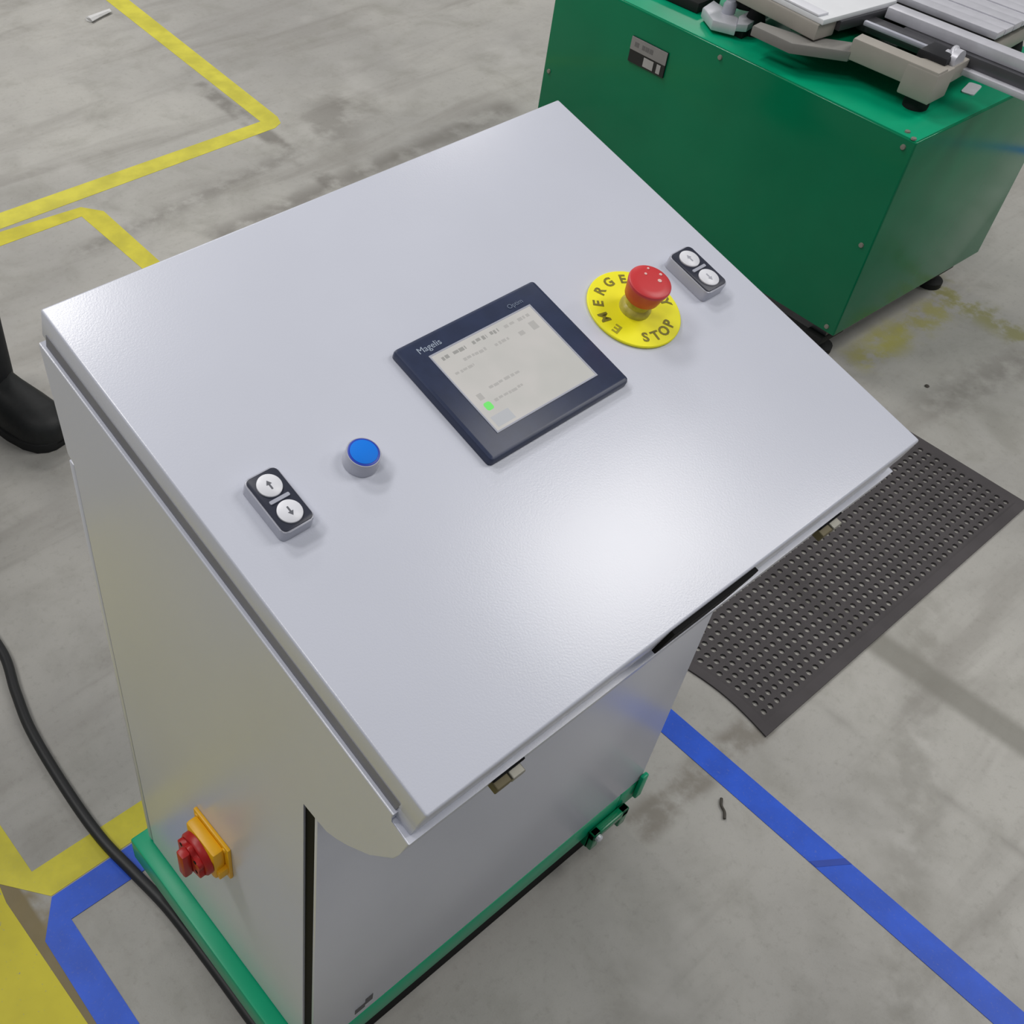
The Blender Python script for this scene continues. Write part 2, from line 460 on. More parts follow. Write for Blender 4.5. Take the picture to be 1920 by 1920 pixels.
# black grip under the front edge, two quarter-turn locks
bm = bmesh.new()
bm_prism(bm, [(0.251, -0.037), (0.336, -0.036), (0.358, -0.014), (0.358, -0.003), (0.253, -0.003)], 0.0, 0.004, 0.0005,
         F=Matrix(((1, 0, 0, 0), (0, 0, -1, 0), (0, 1, 0, 0), (0, 0, 0, 1))))
obj('grip', bm, M['seal'], con, LID, label='black grip strip under the front edge')
for lx in (0.096, 0.506):
    bm = bmesh.new(); bm_box(bm, lx - 0.016, lx + 0.016, -0.0055, 0.012, -0.0570, -0.0530, 0.0006)
    lk = obj('quarter_turn_lock', bm, M['seal'], con, LID)
    bm = bmesh.new(); bm_box(bm, lx - 0.016, lx - 0.001, -0.0120, 0.012, -0.0680, -0.0585, 0.001)
    obj('lock_tongue', bm, M['brass'], lk, LID, label='dull brass tongue')
    bm = bmesh.new(); bm_box(bm, lx, lx + 0.013, -0.0125, 0.012, -0.0660, -0.0585, 0.001)
    obj('lock_bolt', bm, M['pale_metal'], lk, LID)
# maker's mark low on the door
bm = bmesh.new()
bm_box(bm, 0.063, 0.079, 0.1120, 0.1130, 0.158, 0.172, 0.0004)
bm_box(bm, 0.079, 0.091, 0.1120, 0.1130, 0.164, 0.182, 0.0004)
obj('door_mark', bm, M['logo_print'], con, label='small dark mark near the bottom of the door')

# --- touch panel
hx, hv, hw, hh = 0.3082, 0.2525, 0.1675, 0.1290
bm = bmesh.new()
bm_prism(bm, rrect(hw, hh, 0.004, 3, hx, hv), 0.0003, 0.0085, 0.0)
tp = None
for f in bm.faces: pass
# bevelled rim
topf = max(bm.faces, key=lambda f: f.calc_center_median().z)
bmesh.ops.bevel(bm, geom=list(topf.edges), offset=0.0032, segments=2, profile=0.5, affect='EDGES')
tp = obj('touch_panel', bm, M['navy'], con, LID, smooth=True, label='navy framed operator touch panel with a lit pale screen')
sx0, sx1, sv0, sv1 = 0.2487, 0.3663, 0.2078, 0.2948
bm = bmesh.new()
for a, b, c, d in ((sx0 - .0015, sx1 + .0015, sv1, sv1 + .0015), (sx0 - .0015, sx1 + .0015, sv0 - .0015, sv0), (sx0 - .0015, sx0, sv0, sv1), (sx1, sx1 + .0015, sv0, sv1)):
    bm_box(bm, a, b, c, d, 0.0082, 0.0091)
obj('screen_rim', bm, M['lens'], tp, LID)
bm = bmesh.new(); bm_box(bm, sx0, sx1, sv0, sv1, 0.0080, 0.0088)
obj('screen', bm, M['screen'], tp, LID, label='pale grey lit screen')
sw, sh = sx1 - sx0, sv1 - sv0
def sbars(name, m, rows):
    bm = bmesh.new()
    for u0, u1, v, t in rows:            # fractions from the left and from the top
        bm_box(bm, sx0 + u0 * sw, sx0 + u1 * sw, sv1 - (v + t) * sh, sv1 - v * sh, 0.0086, 0.00895)
    o = obj(name, bm, m, tp, LID)
    if len(rows) > 1: o['kind'] = 'stuff'
    return o
def words(u0, u1, v, t, seed):
    rr = random.Random(seed); out = []; u = u0
    while u < u1:
        w = rr.uniform(0.018, 0.05); out.append((u, min(u + w, u1), v + rr.uniform(-.004, .004), t * rr.uniform(.8, 1.1))); u += w + rr.uniform(0.006, 0.02)
    return out
sbars('screen_heading', M['screen_ink'], words(0.06, 0.13, 0.055, 0.042, 1) + words(0.17, 0.29, 0.055, 0.042, 2) + words(0.36, 0.50, 0.055, 0.042, 3) + words(0.54, 0.62, 0.055, 0.042, 4))
sbars('screen_text', M['screen_ink2'], words(0.68, 0.78, 0.06, 0.035, 5) + words(0.82, 0.95, 0.06, 0.04, 6) + words(0.20, 0.42, 0.175, 0.035, 7) + words(0.50, 0.64, 0.19, 0.035, 8)
      + words(0.06, 0.24, 0.27, 0.03, 9) + words(0.20, 0.50, 0.56, 0.03, 10) + words(0.16, 0.44, 0.70, 0.03, 11))
for row in ((0.74, 0.79, 0.20, 0.05), (0.87, 0.93, 0.16, 0.10), (0.065, 0.11, 0.575, 0.075)):
    sbars('screen_symbol', M['screen_ink2'], [row])
bm = bmesh.new(); bm_prism(bm, rrect(0.0075, 0.0080, 0.0022, 3, sx0 + 0.088 * sw, sv1 - 0.735 * sh), 0.0086, 0.0090)
obj('screen_status_lamp', bm, M['screen_green'], tp, LID, label='green status square on the screen')
sbars('screen_button', M['screen_btn'], [(0.03, 0.20, 0.845, 0.125)])
bm = bmesh.new(); add_bm(bm, text_bm('Magelis', 0.0088), Matrix.Translation((hx - 0.0535, hv + 0.0515, 0.0087)))
obj('lettering', bm, M['bezel_print'], tp, LID)
bm = bmesh.new(); add_bm(bm, text_bm('Optim', 0.0068), Matrix.Translation((hx + 0.0475, hv + 0.0505, 0.0087)) @ Matrix.Shear('XZ', 4, (0, 0)))
obj('lettering', bm, M['bezel_print2'], tp, LID)

# --- emergency stop
ex, ev = 0.4612, 0.2470
EF = LID @ Matrix.Translation((ex, ev, 0))
bm = bmesh.new(); bm_lathe(bm, [(0.0445, 0.0003), (0.0452, 0.0008), (0.0452, 0.0024), (0.0445, 0.0030), (0.0, 0.0030)], 64)
es = obj('emergency_stop', bm, M['yellow_plate'], con, EF, smooth=True, label='red mushroom emergency stop on a round yellow plate')
bm = bmesh.new()
word = 'EMERGENCY'
bmf = bmesh.new()
for i, ch in enumerate(word):
    a = math.radians(196 - i * 26.5)
    T = Matrix.Translation((0.0345 * math.cos(a), 0.0345 * math.sin(a), 0.0031)) @ Matrix.Rotation(a - PI / 2, 4, 'Z')
    add_bm(bmf if i == 0 else bm, text_bm(ch, 0.0140, bold=0.0004), T)
for i, ch in enumerate('STOP'):
    a = math.radians(-118 + i * 19)
    T = Matrix.Translation((0.0345 * math.cos(a), 0.0345 * math.sin(a), 0.0031)) @ Matrix.Rotation(a + PI / 2, 4, 'Z')
    add_bm(bm, text_bm(ch, 0.0140, bold=0.0004), T)
obj('lettering', bm, M['yellow_ink'], es, EF)
obj('lettering', bmf, M['yellow_ink_faint'], es, EF, label='worn first letter')
bm = bmesh.new(); bm_lathe(bm, [(0.0150, 0.003), (0.0150, 0.0065), (0.0138, 0.008), (0.0118, 0.010), (0.0118, 0.020)], 40)
obj('collar', bm, M['collar'], es, EF, smooth=True)
bm = bmesh.new(); bm_lathe(bm, [(0.0120, 0.0185), (0.0150, 0.0185), (0.0165, 0.0200), (0.0180, 0.0275), (0.0198, 0.0345), (0.0202, 0.0365), (0.0198, 0.0380), (0.0185, 0.0389), (0.012, 0.0394), (0.0, 0.0396)], 56)
obj('mushroom_head', bm, M['red'], es, EF, smooth=True, label='red mushroom push head')
bm = bmesh.new()
for dx, dv, r in ((0.0075, -0.0040, 0.0021), (0.0140, 0.0010, 0.0015), (0.0085, 0.0120, 0.0012), (0.0015, 0.0085, 0.0014)):
    bm_lathe(bm, [(r, 0.0388), (r * .9, 0.0399), (0, 0.0400)], 10, c=(dx, dv))
obj('head_marks', bm, M['pale_dot'], es, EF)

# --- blue push button
BF = LID @ Matrix.Translation((0.1360, 0.2462, 0))
bm = bmesh.new(); bm_lathe(bm, [(0.0148, 0.0003), (0.0148, 0.0030), (0.0142, 0.0042), (0.0142, 0.0128), (0.0136, 0.0138), (0.0130, 0.0138), (0.0130, 0.0120), (0.0, 0.0120)], 48)
pb = obj('push_button', bm, M['chrome_grey'], con, BF, smooth=True, label='round blue push button in a grey bezel')
bm = bmesh.new(); bm_lathe(bm, [(0.0129, 0.0120), (0.0129, 0.0138), (0.0118, 0.0143), (0.0108, 0.0143)], 48)
obj('button_ring', bm, M['blue_ring'], pb, BF, smooth=True)
bm = bmesh.new(); bm_lathe(bm, [(0.0112, 0.0120), (0.0112, 0.0145), (0.0108, 0.0147), (0, 0.0147)], 48)
obj('button_cap', bm, M['blue_cap'], pb, BF, smooth=True, label='bright blue cap')

# --- twin push buttons
def arrow_bm(up):
    bm = bmesh.new(); s_ = 1 if up else -1
    pts = [(-0.0007, -0.0040 * s_), (0.0007, -0.0040 * s_), (0.0007, 0.0006 * s_), (0.0024, 0.0006 * s_), (0, 0.0042 * s_), (-0.0024, 0.0006 * s_), (-0.0007, 0.0006 * s_)]
    if not up: pts = pts[::-1]
    bm_prism(bm, pts, 0.0146, 0.01495); return bm
def twin(cx, cv, label, glyph):
    F = LID @ Matrix.Translation((cx, cv, 0))
    bm = bmesh.new(); bm_prism(bm, rrect(0.0305, 0.0540, 0.0050, 5), 0.0003, 0.0120)
    tf = max(bm.faces, key=lambda f: f.calc_center_median().z)
    bmesh.ops.bevel(bm, geom=list(tf.edges), offset=0.0012, segments=2, profile=0.5, affect='EDGES')
    h = obj('twin_push_button', bm, M['chrome_grey'], con, F, smooth=True, label=label)
    bm = bmesh.new(); bm_prism(bm, rrect(0.0282, 0.0512, 0.0042, 5), 0.0118, 0.0130, 0.0003)
    obj('face_plate', bm, M['key_black'], h, F, smooth=True)
    for sgn in (1, -1):
        bm = bmesh.new(); bm_lathe(bm, [(0.0100, 0.0128), (0.0100, 0.0142), (0.0094, 0.0147), (0, 0.0147)], 40, c=(0, sgn * 0.0130))
        obj('button_cap', bm, M['white_cap'], h, F, smooth=True)
        bm = bmesh.new(); add_bm(bm, arrow_bm(sgn > 0), Matrix.Translation((0, sgn * 0.0130, 0)))
        obj('arrow_mark', bm, glyph, h, F)
    bm = bmesh.new(); bm_prism(bm, rrect(0.0180, 0.0030, 0.0008, 2), 0.0128, 0.0140)
    obj('indicator_lens', bm, M['lens'], h, F)
    return h
twin(0.0548, 0.2462, 'twin push button at the left end of the row, darker grey arrows on white caps', M['glyph'])
twin(0.5462, 0.2464, 'twin push button right of the emergency stop, faint marks on white caps', M['glyph_faint'])

# --- main switch on the left side wall
bm = bmesh.new()
bm_box(bm, -0.0085, -0.0040, 0.2555, 0.3215, 0.386, 0.452, 0.001)
for yy in (0.2625, 0.3145):
    for zz in (0.393, 0.445):
        bm_lathe(bm, [(0.0035, 0), (0.0030, 0.0012), (0, 0.0014)], 10, F=Matrix.Translation((-0.0085, yy, zz)) @ Matrix.Rotation(-PI / 2, 4, 'Y'))
ms = obj('main_switch', bm, M['switch_yellow'], con, smooth=True, label='red and yellow rotary main switch')
bm = bmesh.new()
bm_box(bm, -0.0235, -0.0080, 0.2620, 0.3160, 0.392, 0.4470, 0.004)
bm_box(bm, -0.0205, -0.0080, 0.2570, 0.2640, 0.398, 0.412, 0.001)
obj('switch_housing', bm, M['switch_yellow'], ms, smooth=True)
bm = bmesh.new()
KF = Matrix.Translation((-0.0235, 0.289, 0.4195)) @ Matrix.Rotation(-PI / 2, 4, 'Y')       # z of the knob points to -x
bm_lathe(bm, [(0.0265, 0.0), (0.0265, 0.006), (0.0245, 0.0085)], 40, F=KF)
pts = []
for k in range(60):
    a = 2 * PI * k / 60
    r = 0.0215 * (1 + 0.13 * math.cos(6 * a)); pts.append((r * math.cos(a), r * math.sin(a)))
bm_prism(bm, pts, 0.008, 0.0150, 0.001, F=KF)
bm_box(bm, -0.0235, 0.0235, -0.0068, 0.0068, 0.0145, 0.026, 0.003, F=KF)
kn = obj('switch_knob', bm, M['red_dark'], ms, smooth=True, label='dark red rotary knob')
for a, b in ((0.014, 0.0135), (-0.014, 0.0135), (0.014, -0.0135), (-0.006, -0.0145)):
    bm = bmesh.new(); bm_lathe(bm, [(0.0024, 0.0145), (0.0024, 0.0154)], 10, c=(a, b), F=KF)
    obj('padlock_hole', bm, M['seal'], ms)

# ------------------------------------------------------------------ cable on the floor
cp = [(-0.45, 1.62, .009), (-0.12, 1.35, .009), (-0.005, 1.12, .009), (0.009, 0.990, .009), (-0.012, 0.895, .009), (-0.028, 0.812, .009), (-0.036, 0.69, .009), (-0.036, 0.585, .009), (-0.026, 0.505, .009), (-0.0165, 0.43, .009), (-0.0135, 0.34, .009), (-0.0130, 0.25, .009), (-0.0135, 0.14, .009), (-0.025, 0.03, .009), (-0.07, -0.10, .009)]
bm = bmesh.new(); bm_tube(bm, spline(cp, 8), 0.0088, 12)
tag(obj('power_cable', bm, M['cable'], smooth=True), 'thick black cable curving over the floor left of the console', 'cable')

# ------------------------------------------------------------------ rubber mat
mx0, mx1, my0, my1, mt = 0.909, 1.772, 0.068, 0.500, 0.0048
pit = 0.0190; bw = 0.022
nx = int((mx1 - mx0 - 2 * bw) / pit); ny = int((my1 - my0 - 2 * bw) / pit)
gx0 = mx0 + bw; gy0 = my0 + bw; gx1 = gx0 + nx * pit; gy1 = gy0 + ny * pit
mt_t = thing('rubber_mat', 'dark grey perforated rubber standing mat on the floor right of the console', 'mat', Matrix.Translation(((mx0 + mx1) / 2, (my0 + my1) / 2, 0)))
bm = bmesh.new()
corner = {}; mid = {}
def gv(d, k, p):
    if k not in d: d[k] = bm.verts.new(p)
    return d[k]
rh = 0.0056
for i in range(nx):
    for j in range(ny):
        cx = gx0 + (i + .5) * pit; cy = gy0 + (j + .5) * pit; h = pit / 2
        P = []
        for k, (ax, ay) in enumerate(((1, 0), (1, 1), (0, 1), (-1, 1), (-1, 0), (-1, -1), (0, -1), (1, -1))):
            key = (2 * i + 1 + ax, 2 * j + 1 + ay)
            P.append(gv(corner, key, (cx + ax * h, cy + ay * h, mt - 0.0012)))
        O_, Lw = [], []
        for k in range(8):
            a = k * PI / 4
            O_.append(bm.verts.new((cx + rh * math.cos(a), cy + rh * math.sin(a), mt)))
            Lw.append(bm.verts.new((cx + rh * math.cos(a), cy + rh * math.sin(a), 0.0006)))
        for k in range(8):
            n_ = (k + 1) % 8
            bm.faces.new([P[k], P[n_], O_[n_], O_[k]]); bm.faces.new([O_[k], O_[n_], Lw[n_], Lw[k]])
def warp(bm):
    for v in bm.verts:                    # the left edge of the worn mat is not quite straight
        t = min(1, max(0, (v.co.y - 0.068) / 0.19)); v.co.x += 0.011 * math.sin(PI * t) * max(0, 1 - (v.co.x - mx0) / 0.16)
warp(bm)
obj('perforated_sheet', bm, M['matrub'], mt_t)
bm = bmesh.new()
ribs = [(mx0, my0), (mx1, my0), (mx1, my1), (mx0, my1)]
# sloped border: outer bottom, outer low top, inner top
def ring(x0, x1, y0, y1, z): return [bm.verts.new(p) for p in ((x0, y0, z), (x1, y0, z), (x1, y1, z), (x0, y1, z))]
r0 = ring(mx0, mx1, my0, my1, 0.0003); r1 = ring(mx0, mx1, my0, my1, 0.004)
r2 = ring(gx0 - .004, gx1 + .004, gy0 - .004, gy1 + .004, mt + 0.0003); r3 = ring(gx0, gx1, gy0, gy1, mt - 0.0012); r4 = ring(gx0, gx1, gy0, gy1, 0.0003)
for a, b in ((r0, r1), (r1, r2), (r2, r3), (r3, r4), (r4, r0)):
    for k in range(4):
        bm.faces.new([a[k], a[(k + 1) % 4], b[(k + 1) % 4], b[k]])
bmesh.ops.subdivide_edges(bm, edges=[e for e in bm.edges if abs(e.verts[0].co.y - e.verts[1].co.y) > 0.2], cuts=24)
warp(bm)
obj('mat_border', bm, M['matrub'], mt_t)

# ------------------------------------------------------------------ floor tapes
def poly_tape(name, pts, m, label, z=0.0006, cat='floor tape'):
    bm = bmesh.new(); bm_prism(bm, pts, 0.0, z)
    return tag(obj(name, bm, m), label, cat, 'coloured tapes stuck on the floor')
TY, TY2, TB = M['tape_yellow'], M['tape_yellow2'], M['tape_blue']
# far corner of yellow tape
poly_tape('floor_tape', [(1.60, 3.9), (1.545, 3.9), (1.512, 3.165), (1.446, 2.212), (0.0, 2.222), (0.0, 2.168), (0.605, 2.152), (1.458, 2.158), (1.488, 2.172), (1.502, 2.206), (1.574, 3.125)], TY,
          'long yellow floor tape turning a corner at the top left, behind the console')
poly_tape('floor_tape', [(0.0, 2.125), (0.0, 2.072), (0.575, 2.085), (0.795, 2.083), (0.798, 1.60), (0.842, 1.60), (0.852, 2.072), (0.815, 2.122), (0.605, 2.140), (0.30, 2.135)], TY2,
          'short yellow floor tape bent towards the back edge of the console')
poly_tape('floor_tape', [(-0.188, 0.618), (-0.137, 0.5535), (0.9, 0.556), (0.9, 0.600), (-0.141, 0.604), (-0.146, 0.95), (-0.150, 1.9), (-0.200, 1.9), (-0.196, 0.95)], TY2,
          'yellow floor tape forming a corner beside the back of the green plinth')
poly_tape('floor_tape', [(-0.137, 0.5515), (-0.176, 0.500), (-0.180, -0.30), (-0.1345, -0.30), (-0.1315, 0.5055), (0.3, 0.4990), (0.3, 0.5500)], TB,
          'blue floor tape bent around the back left corner of the plinth', z=0.0010)
poly_tape('floor_tape', [(0.781, -1.2), (0.829, -1.2), (0.8285, 0.75), (0.7805, 0.75)], TB, 'straight blue floor tape between the console and the rubber mat', z=0.0010)
poly_tape('floor_tape', [(3.155, -1.5), (3.205, -1.5), (3.205, 0.6), (3.155, 0.6)], TB, 'blue floor tape mirrored in the end of the green cabinet, outside the picture')
# overlap seam on the straight blue tape
bm = bmesh.new(); bm_prism(bm, [(-0.188, 0.612), (-0.192, 0.585), (-0.186, 0.365), (-0.190, -0.3), (-0.95, -0.3), (-0.95, 0.72), (-0.37, 0.74), (-0.37, 1.17), (-0.216, 1.17), (-0.214, 0.66)], 0, 0.0005)
tag(obj('floor_paint', bm, M['yellow_paint']), 'chipped dull yellow painted floor area at the bottom left', 'floor marking')
bm = bmesh.new(); bm_prism(bm, [(0.7815, -0.107), (0.8285, -0.138), (0.8285, -0.150), (0.7815, -0.119)], 0, 0.0015)
tag(obj('tape_seam', bm, mat('dark_blue_tape', rgb(26, 66, 170), 0.5)), 'darker overlap strip across the straight blue tape', 'tape')

# ------------------------------------------------------------------ green cabinet behind
gth = 1.6089 - PI / 2
GP = Matrix.Translation((1.7973, 0.5781, 0)) @ Matrix.Rotation(-gth, 4, 'Z')      # local: x = depth, y = along the front, z up
gc = thing('green_cabinet', 'large dark green sheet-metal machine cabinet behind the console', 'cabinet', GP)
gw, gd, gz0, gz1 = 0.9593, 0.5703, 0.090, 0.5475
bm = bmesh.new(); bm_box(bm, 0, gd, 0, gw, gz0, gz1, 0.004, 3)
obj('cabinet_shell', bm, M['green_dark'], gc, GP, smooth=True)
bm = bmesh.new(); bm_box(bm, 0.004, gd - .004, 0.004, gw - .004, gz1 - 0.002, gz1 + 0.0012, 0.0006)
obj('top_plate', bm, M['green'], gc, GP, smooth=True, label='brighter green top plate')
bm = bmesh.new(); bm_box(bm, 0.03, gd - 0.03, 0.03, gw - 0.03, gz0 - 0.035, gz0)
obj('underframe', bm, M['steel_dark'], gc, GP)
for a, b in ((0.06, 0.05), (gd - 0.07, 0.05), (0.06, gw - 0.06), (gd - 0.07, gw - 0.06)):
    bm = bmesh.new()
    bm_box(bm, a - 0.045, a + 0.045, b - 0.022, b + 0.022, gz0 - 0.05, gz0 - 0.03, 0.003)
    bm_lathe(bm, [(0.030, 0), (0.030, 0.014), (0.012, 0.022), (0.012, gz0 - 0.03)], 20, c=(a, b))
    obj('machine_foot', bm, M['rubber'], gc, GP, smooth=True)
FX = GP @ Matrix(((0, 0, -1, 0), (1, 0, 0, 0), (0, 1, 0, 0), (0, 0, 0, 1)))        # (a,b,c): a along front, b up, c outwards
for a, b in ((0.022, 0.530), (0.022, 0.312), (0.022, 0.105), (0.47, 0.530), (0.94, 0.530), (0.94, 0.312)):
    bm = bmesh.new(); bm_lathe(bm, [(0.0055, 0), (0.0048, 0.003), (0, 0.0035)], 12, c=(a, b), F=None)
    obj('screw', bm, M['pale_metal'], gc, FX)
for a, b in ((0.020, 0.035), (0.006, 0.012)):
    bm = bmesh.new(); bm_lathe(bm, [(0.0055, 0), (0.0048, 0.003), (0, 0.0035)], 12, c=(a, b))
    obj('screw', bm, M['pale_metal'], gc, GP @ Matrix.Translation((0, 0, gz1 + 0.001)))
# nameplate
pa0, pa1, pb0, pb1 = 0.600, 0.706, 0.432, 0.489
bm = bmesh.new(); bm_box(bm, pa0, pa1, pb0, pb1, 0, 0.004, 0.0006)
npl = obj('nameplate', bm, M['plate_black'], gc, FX, label='black and silver nameplate on the long side')
bm = bmesh.new(); bm_box(bm, pa0, pa1, pb0 + 0.028, pb1, 0.002, 0.0048, 0.0006)
obj('silver_band', bm, M['plate_silver'], npl, FX)
bm = bmesh.new()
for a0, a1 in ((0.632, 0.661), (0.611, 0.622)):
    bm_box(bm, a0, a1, pb0 + 0.004, pb0 + 0.024, 0.003, 0.0048)
obj('plate_print', bm, M['plate_print'], npl, FX)
bm = bmesh.new()
for a0, a1 in ((0.640, 0.650), (0.652, 0.662), (0.664, 0.672), (0.682, 0.694)):
    bm_box(bm, a0, a1, pb0 + 0.038, pb0 + 0.048, 0.004, 0.0052)
obj('plate_print', bm, mat('dim_plate_print', rgb(112, 110, 110), 0.5), npl, FX)
# white sticker on the top plate
bm = bmesh.new(); bm_prism(bm, rrect(0.055, 0.026, 0.006, 3), 0, 0.0025, 0.0)
obj('white_sticker', bm, M['white_cap'], gc, Matrix.Translation((2.085, 0.632, gz1 + 0.001)) @ Matrix.Rotation(0.2, 4, 'Z'))
bm = bmesh.new(); bm_box(bm, 0.35, 0.47, 0.0015, 0.007, gz1 - 0.0005, gz1 + 0.0016)
obj('worn_edge', bm, mat('bare_worn_metal', rgb(168, 176, 168), 0.5), gc, GP, label='bare worn strip of the top edge')

# ------------------------------------------------------------------ bench machine on the cabinet
zt = gz1 + 0.0013
bmach = thing('bench_machine', 'cream and aluminium bench machine with slide rails standing on the green cabinet', 'machine', Matrix.Translation((2.0, 0.85, zt)))
def beam(name, pts, z0, z1, m, bev=0.003, label=None, F=I4):
    bm = bmesh.new(); bm_prism(bm, pts, z0, z1, bev)
    return obj(name, bm, m, bmach, F, smooth=True, label=label)
for fx, fy, r in ((1.925, 0.662, 0.024), (1.93, 1.06, 0.024), (2.27, 0.66, 0.024), (2.27, 1.25, 0.024)):
    bm = bmesh.new(); bm_lathe(bm, [(r, zt), (r * 1.04, zt + 0.008), (r * 0.9, zt + 0.028), (r * .6, zt + 0.052)], 24, c=(fx, fy))
    obj('rubber_foot', bm, M['rubber'], bmach, smooth=True)
# cream casting: outer wall along the front with a step, end wall, and inner shelf
beam('casting_wall', [(1.885, 0.626), (1.918, 0.626), (1.918, 0.815), (1.885, 0.812)], 0.597, 0.640, M['cream'], label='cream cast frame wall')
beam('casting_corner', [(1.8835, 0.624), (1.945, 0.624), (1.945, 0.662), (1.928, 0.690), (1.8835, 0.690)], 0.577, 0.636, M['cream'], 0.004)
beam('casting_end', [(1.915, 0.626), (2.30, 0.640), (2.30, 0.664), (1.915, 0.655)], 0.600, 0.634, M['cream'])
beam('casting_arm', [(1.884, 0.808), (1.940, 0.812), (1.860, 0.915), (1.850, 1.000), (1.822, 0.998), (1.818, 0.900)], 0.592, 0.614, M['arm_shaded'])  # arm colour darkened to hold the shadow of the board
# dark tray under the rails
beam('tray', [(1.935, 0.665), (2.20, 0.665), (2.20, 0.96), (1.905, 0.96), (1.905, 0.83)], 0.596, 0.606, M['green_dark'])
beam('drive_housing', [(1.930, 0.640), (1.985, 0.640), (1.985, 0.700), (1.930, 0.700)], 0.604, 0.650, M['black'], 0.006)
bm = bmesh.new(); bm_lathe(bm, [(0.020, 0), (0.020, 0.012), (0.012, 0.015), (0.012, 0.03)], 24, F=Matrix.Translation((1.965, 0.632, 0.640)) @ Matrix.Rotation(-PI / 2, 4, 'X'))
obj('guide_wheel', bm, M['alu'], bmach, smooth=True)
# white board with cream side block
beam('board', [(1.856, 0.870), (2.066, 0.838), (2.066, 1.20), (1.90, 1.22)], 0.650, 0.661, M['white_board'], 0.002, label='white work board')
beam('board_block', [(1.852, 0.875), (1.905, 0.868), (1.935, 1.08), (1.880, 1.09)], 0.618, 0.650, M['cream'], 0.004)
beam('board_lip', [(1.858, 0.885), (1.885, 0.880), (1.900, 1.00), (1.873, 1.005)], 0.661, 0.666, M['white_cap'], 0.002)
beam('board_underside', [(1.905, 0.858), (2.066, 0.832), (2.066, 1.15), (1.935, 1.15)], 0.630, 0.6505, M['steel_dark'], 0.002)
# rails along the machine
def rail(name, x0, x1, y0, y1, z0, z1, m, label=None, bev=0.002):
    bm = bmesh.new(); bm_box(bm, x0, x1, y0, y1, z0, z1, bev); return obj(name, bm, m, bmach, smooth=True, label=label)
rail('slide_rail', 2.018, 2.050, 0.30, 0.83, 0.640, 0.662, M['alu'], 'light aluminium slide rail')
rail('rail_web', 2.006, 2.046, 0.30, 0.78, 0.614, 0.640, M['steel_dark'])
rail('slide_rail', 1.992, 2.018, 0.30, 0.650, 0.606, 0.618, M['alu'], 'lower aluminium rail')
rail('rail_carrier', 1.975, 2.010, 0.66, 0.86, 0.618, 0.640, M['steel_dark'])
rail('guide_rod', 1.958, 1.968, 0.67, 0.84, 0.636, 0.646, M['chrome_grey'], bev=0.003)
bm = bmesh.new(); bm_tube(bm, spline([(1.985, 0.655, 0.650), (1.968, 0.650, 0.652), (1.956, 0.642, 0.640), (1.950, 0.640, 0.618)], 6), 0.007, 10)
obj('hose', bm, M['alu'], bmach, smooth=True)
# ribbed plate: each strip its own piece
for k in range(7):
    x0 = 2.085 + k * 0.034
    bm = bmesh.new(); bm_box(bm, x0, x0 + 0.032, 0.630, 1.05, 0.650, 0.664 - 0.0015 * (k % 2), 0.0015)
    obj('plate_strip', bm, M['alu'], bmach, smooth=True)
rail('plate_support', 2.070, 2.315, 0.645, 1.05, 0.606, 0.650, M['seal'])
# left bracket with motor
BR = Matrix.Translation((0, 0, 0))
beam('bracket_arm', [(1.868, 1.062), (1.884, 1.046), (2.06, 1.075), (2.06, 1.100), (1.905, 1.085)], 0.566, 0.582, M['alu'], 0.002, label='aluminium bracket arm')
beam('bracket_nose', [(1.850, 1.110), (1.868, 1.062), (1.905, 1.085), (1.935, 1.175), (1.885, 1.165)], 0.556, 0.578, M['alu'], 0.003)
beam('bracket_pad', [(1.884, 1.052), (1.93, 1.056), (1.93, 1.085), (1.884, 1.078)], zt, 0.566, M['rubber'], 0.002)
bm = bmesh.new(); bm_lathe(bm, [(0.044, 0.582), (0.046, 0.590), (0.046, 0.612), (0.036, 0.622), (0.036, 0.66)], 32, c=(1.975, 1.115))
obj('motor', bm, M['rubber'], bmach, smooth=True, label='black motor')
bm = bmesh.new(); bm_lathe(bm, [(0.030, 0.655), (0.034, 0.664), (0.028, 0.680), (0, 0.682)], 28, c=(1.975, 1.125))
obj('motor_cap', bm, M['steel_dark'], bmach, smooth=True)
bm = bmesh.new(); bm_lathe(bm, [(0.014, 0.578), (0.014, 0.596), (0.009, 0.604), (0, 0.605)], 18, c=(1.908, 1.115))
obj('clamp_nut', bm, M['chrome_grey'], bmach, smooth=True)
beam('motor_mount', [(1.905, 1.19), (1.985, 1.19), (1.985, 1.33), (1.905, 1.33)], zt, 0.572, M['rubber'], 0.004)

# ------------------------------------------------------------------ litter on the floor
bm = bmesh.new(); pr = random.Random(3)
rings = []
for i in range(6):
    t = i / 5
    rings.append([(1.385 + 0.085 * t + 0.006 * pr.uniform(-1, 1), 3.055 + 0.018 * math.cos(k * PI / 3) * (1 - .5 * t) + 0.02 * t, 0.006 + 0.008 * math.sin(k * PI / 3) * (1 - .4 * t) + 0.002) for k in range(6)])
bm_loft(bm, rings)
tag(obj('paper_scrap', bm, M['paper']), 'crumpled white scrap on the floor at the top left', 'scrap')
bm = bmesh.new(); bm_tube(bm, spline([(0.760, 0.043, .003), (0.750, 0.036, .003), (0.745, 0.026, .003), (0.735, 0.018, .003)], 5), 0.0024, 6)
tag(obj('wire_scrap', bm, M['dirt']), 'small dark wire scrap on the floor beside the blue tape', 'scrap')
bm = bmesh.new(); bm_lathe(bm, [(0.004, 0), (0.0055, 0.002), (0.003, 0.004), (0, 0.005)], 7, c=(1.940, 0.395))
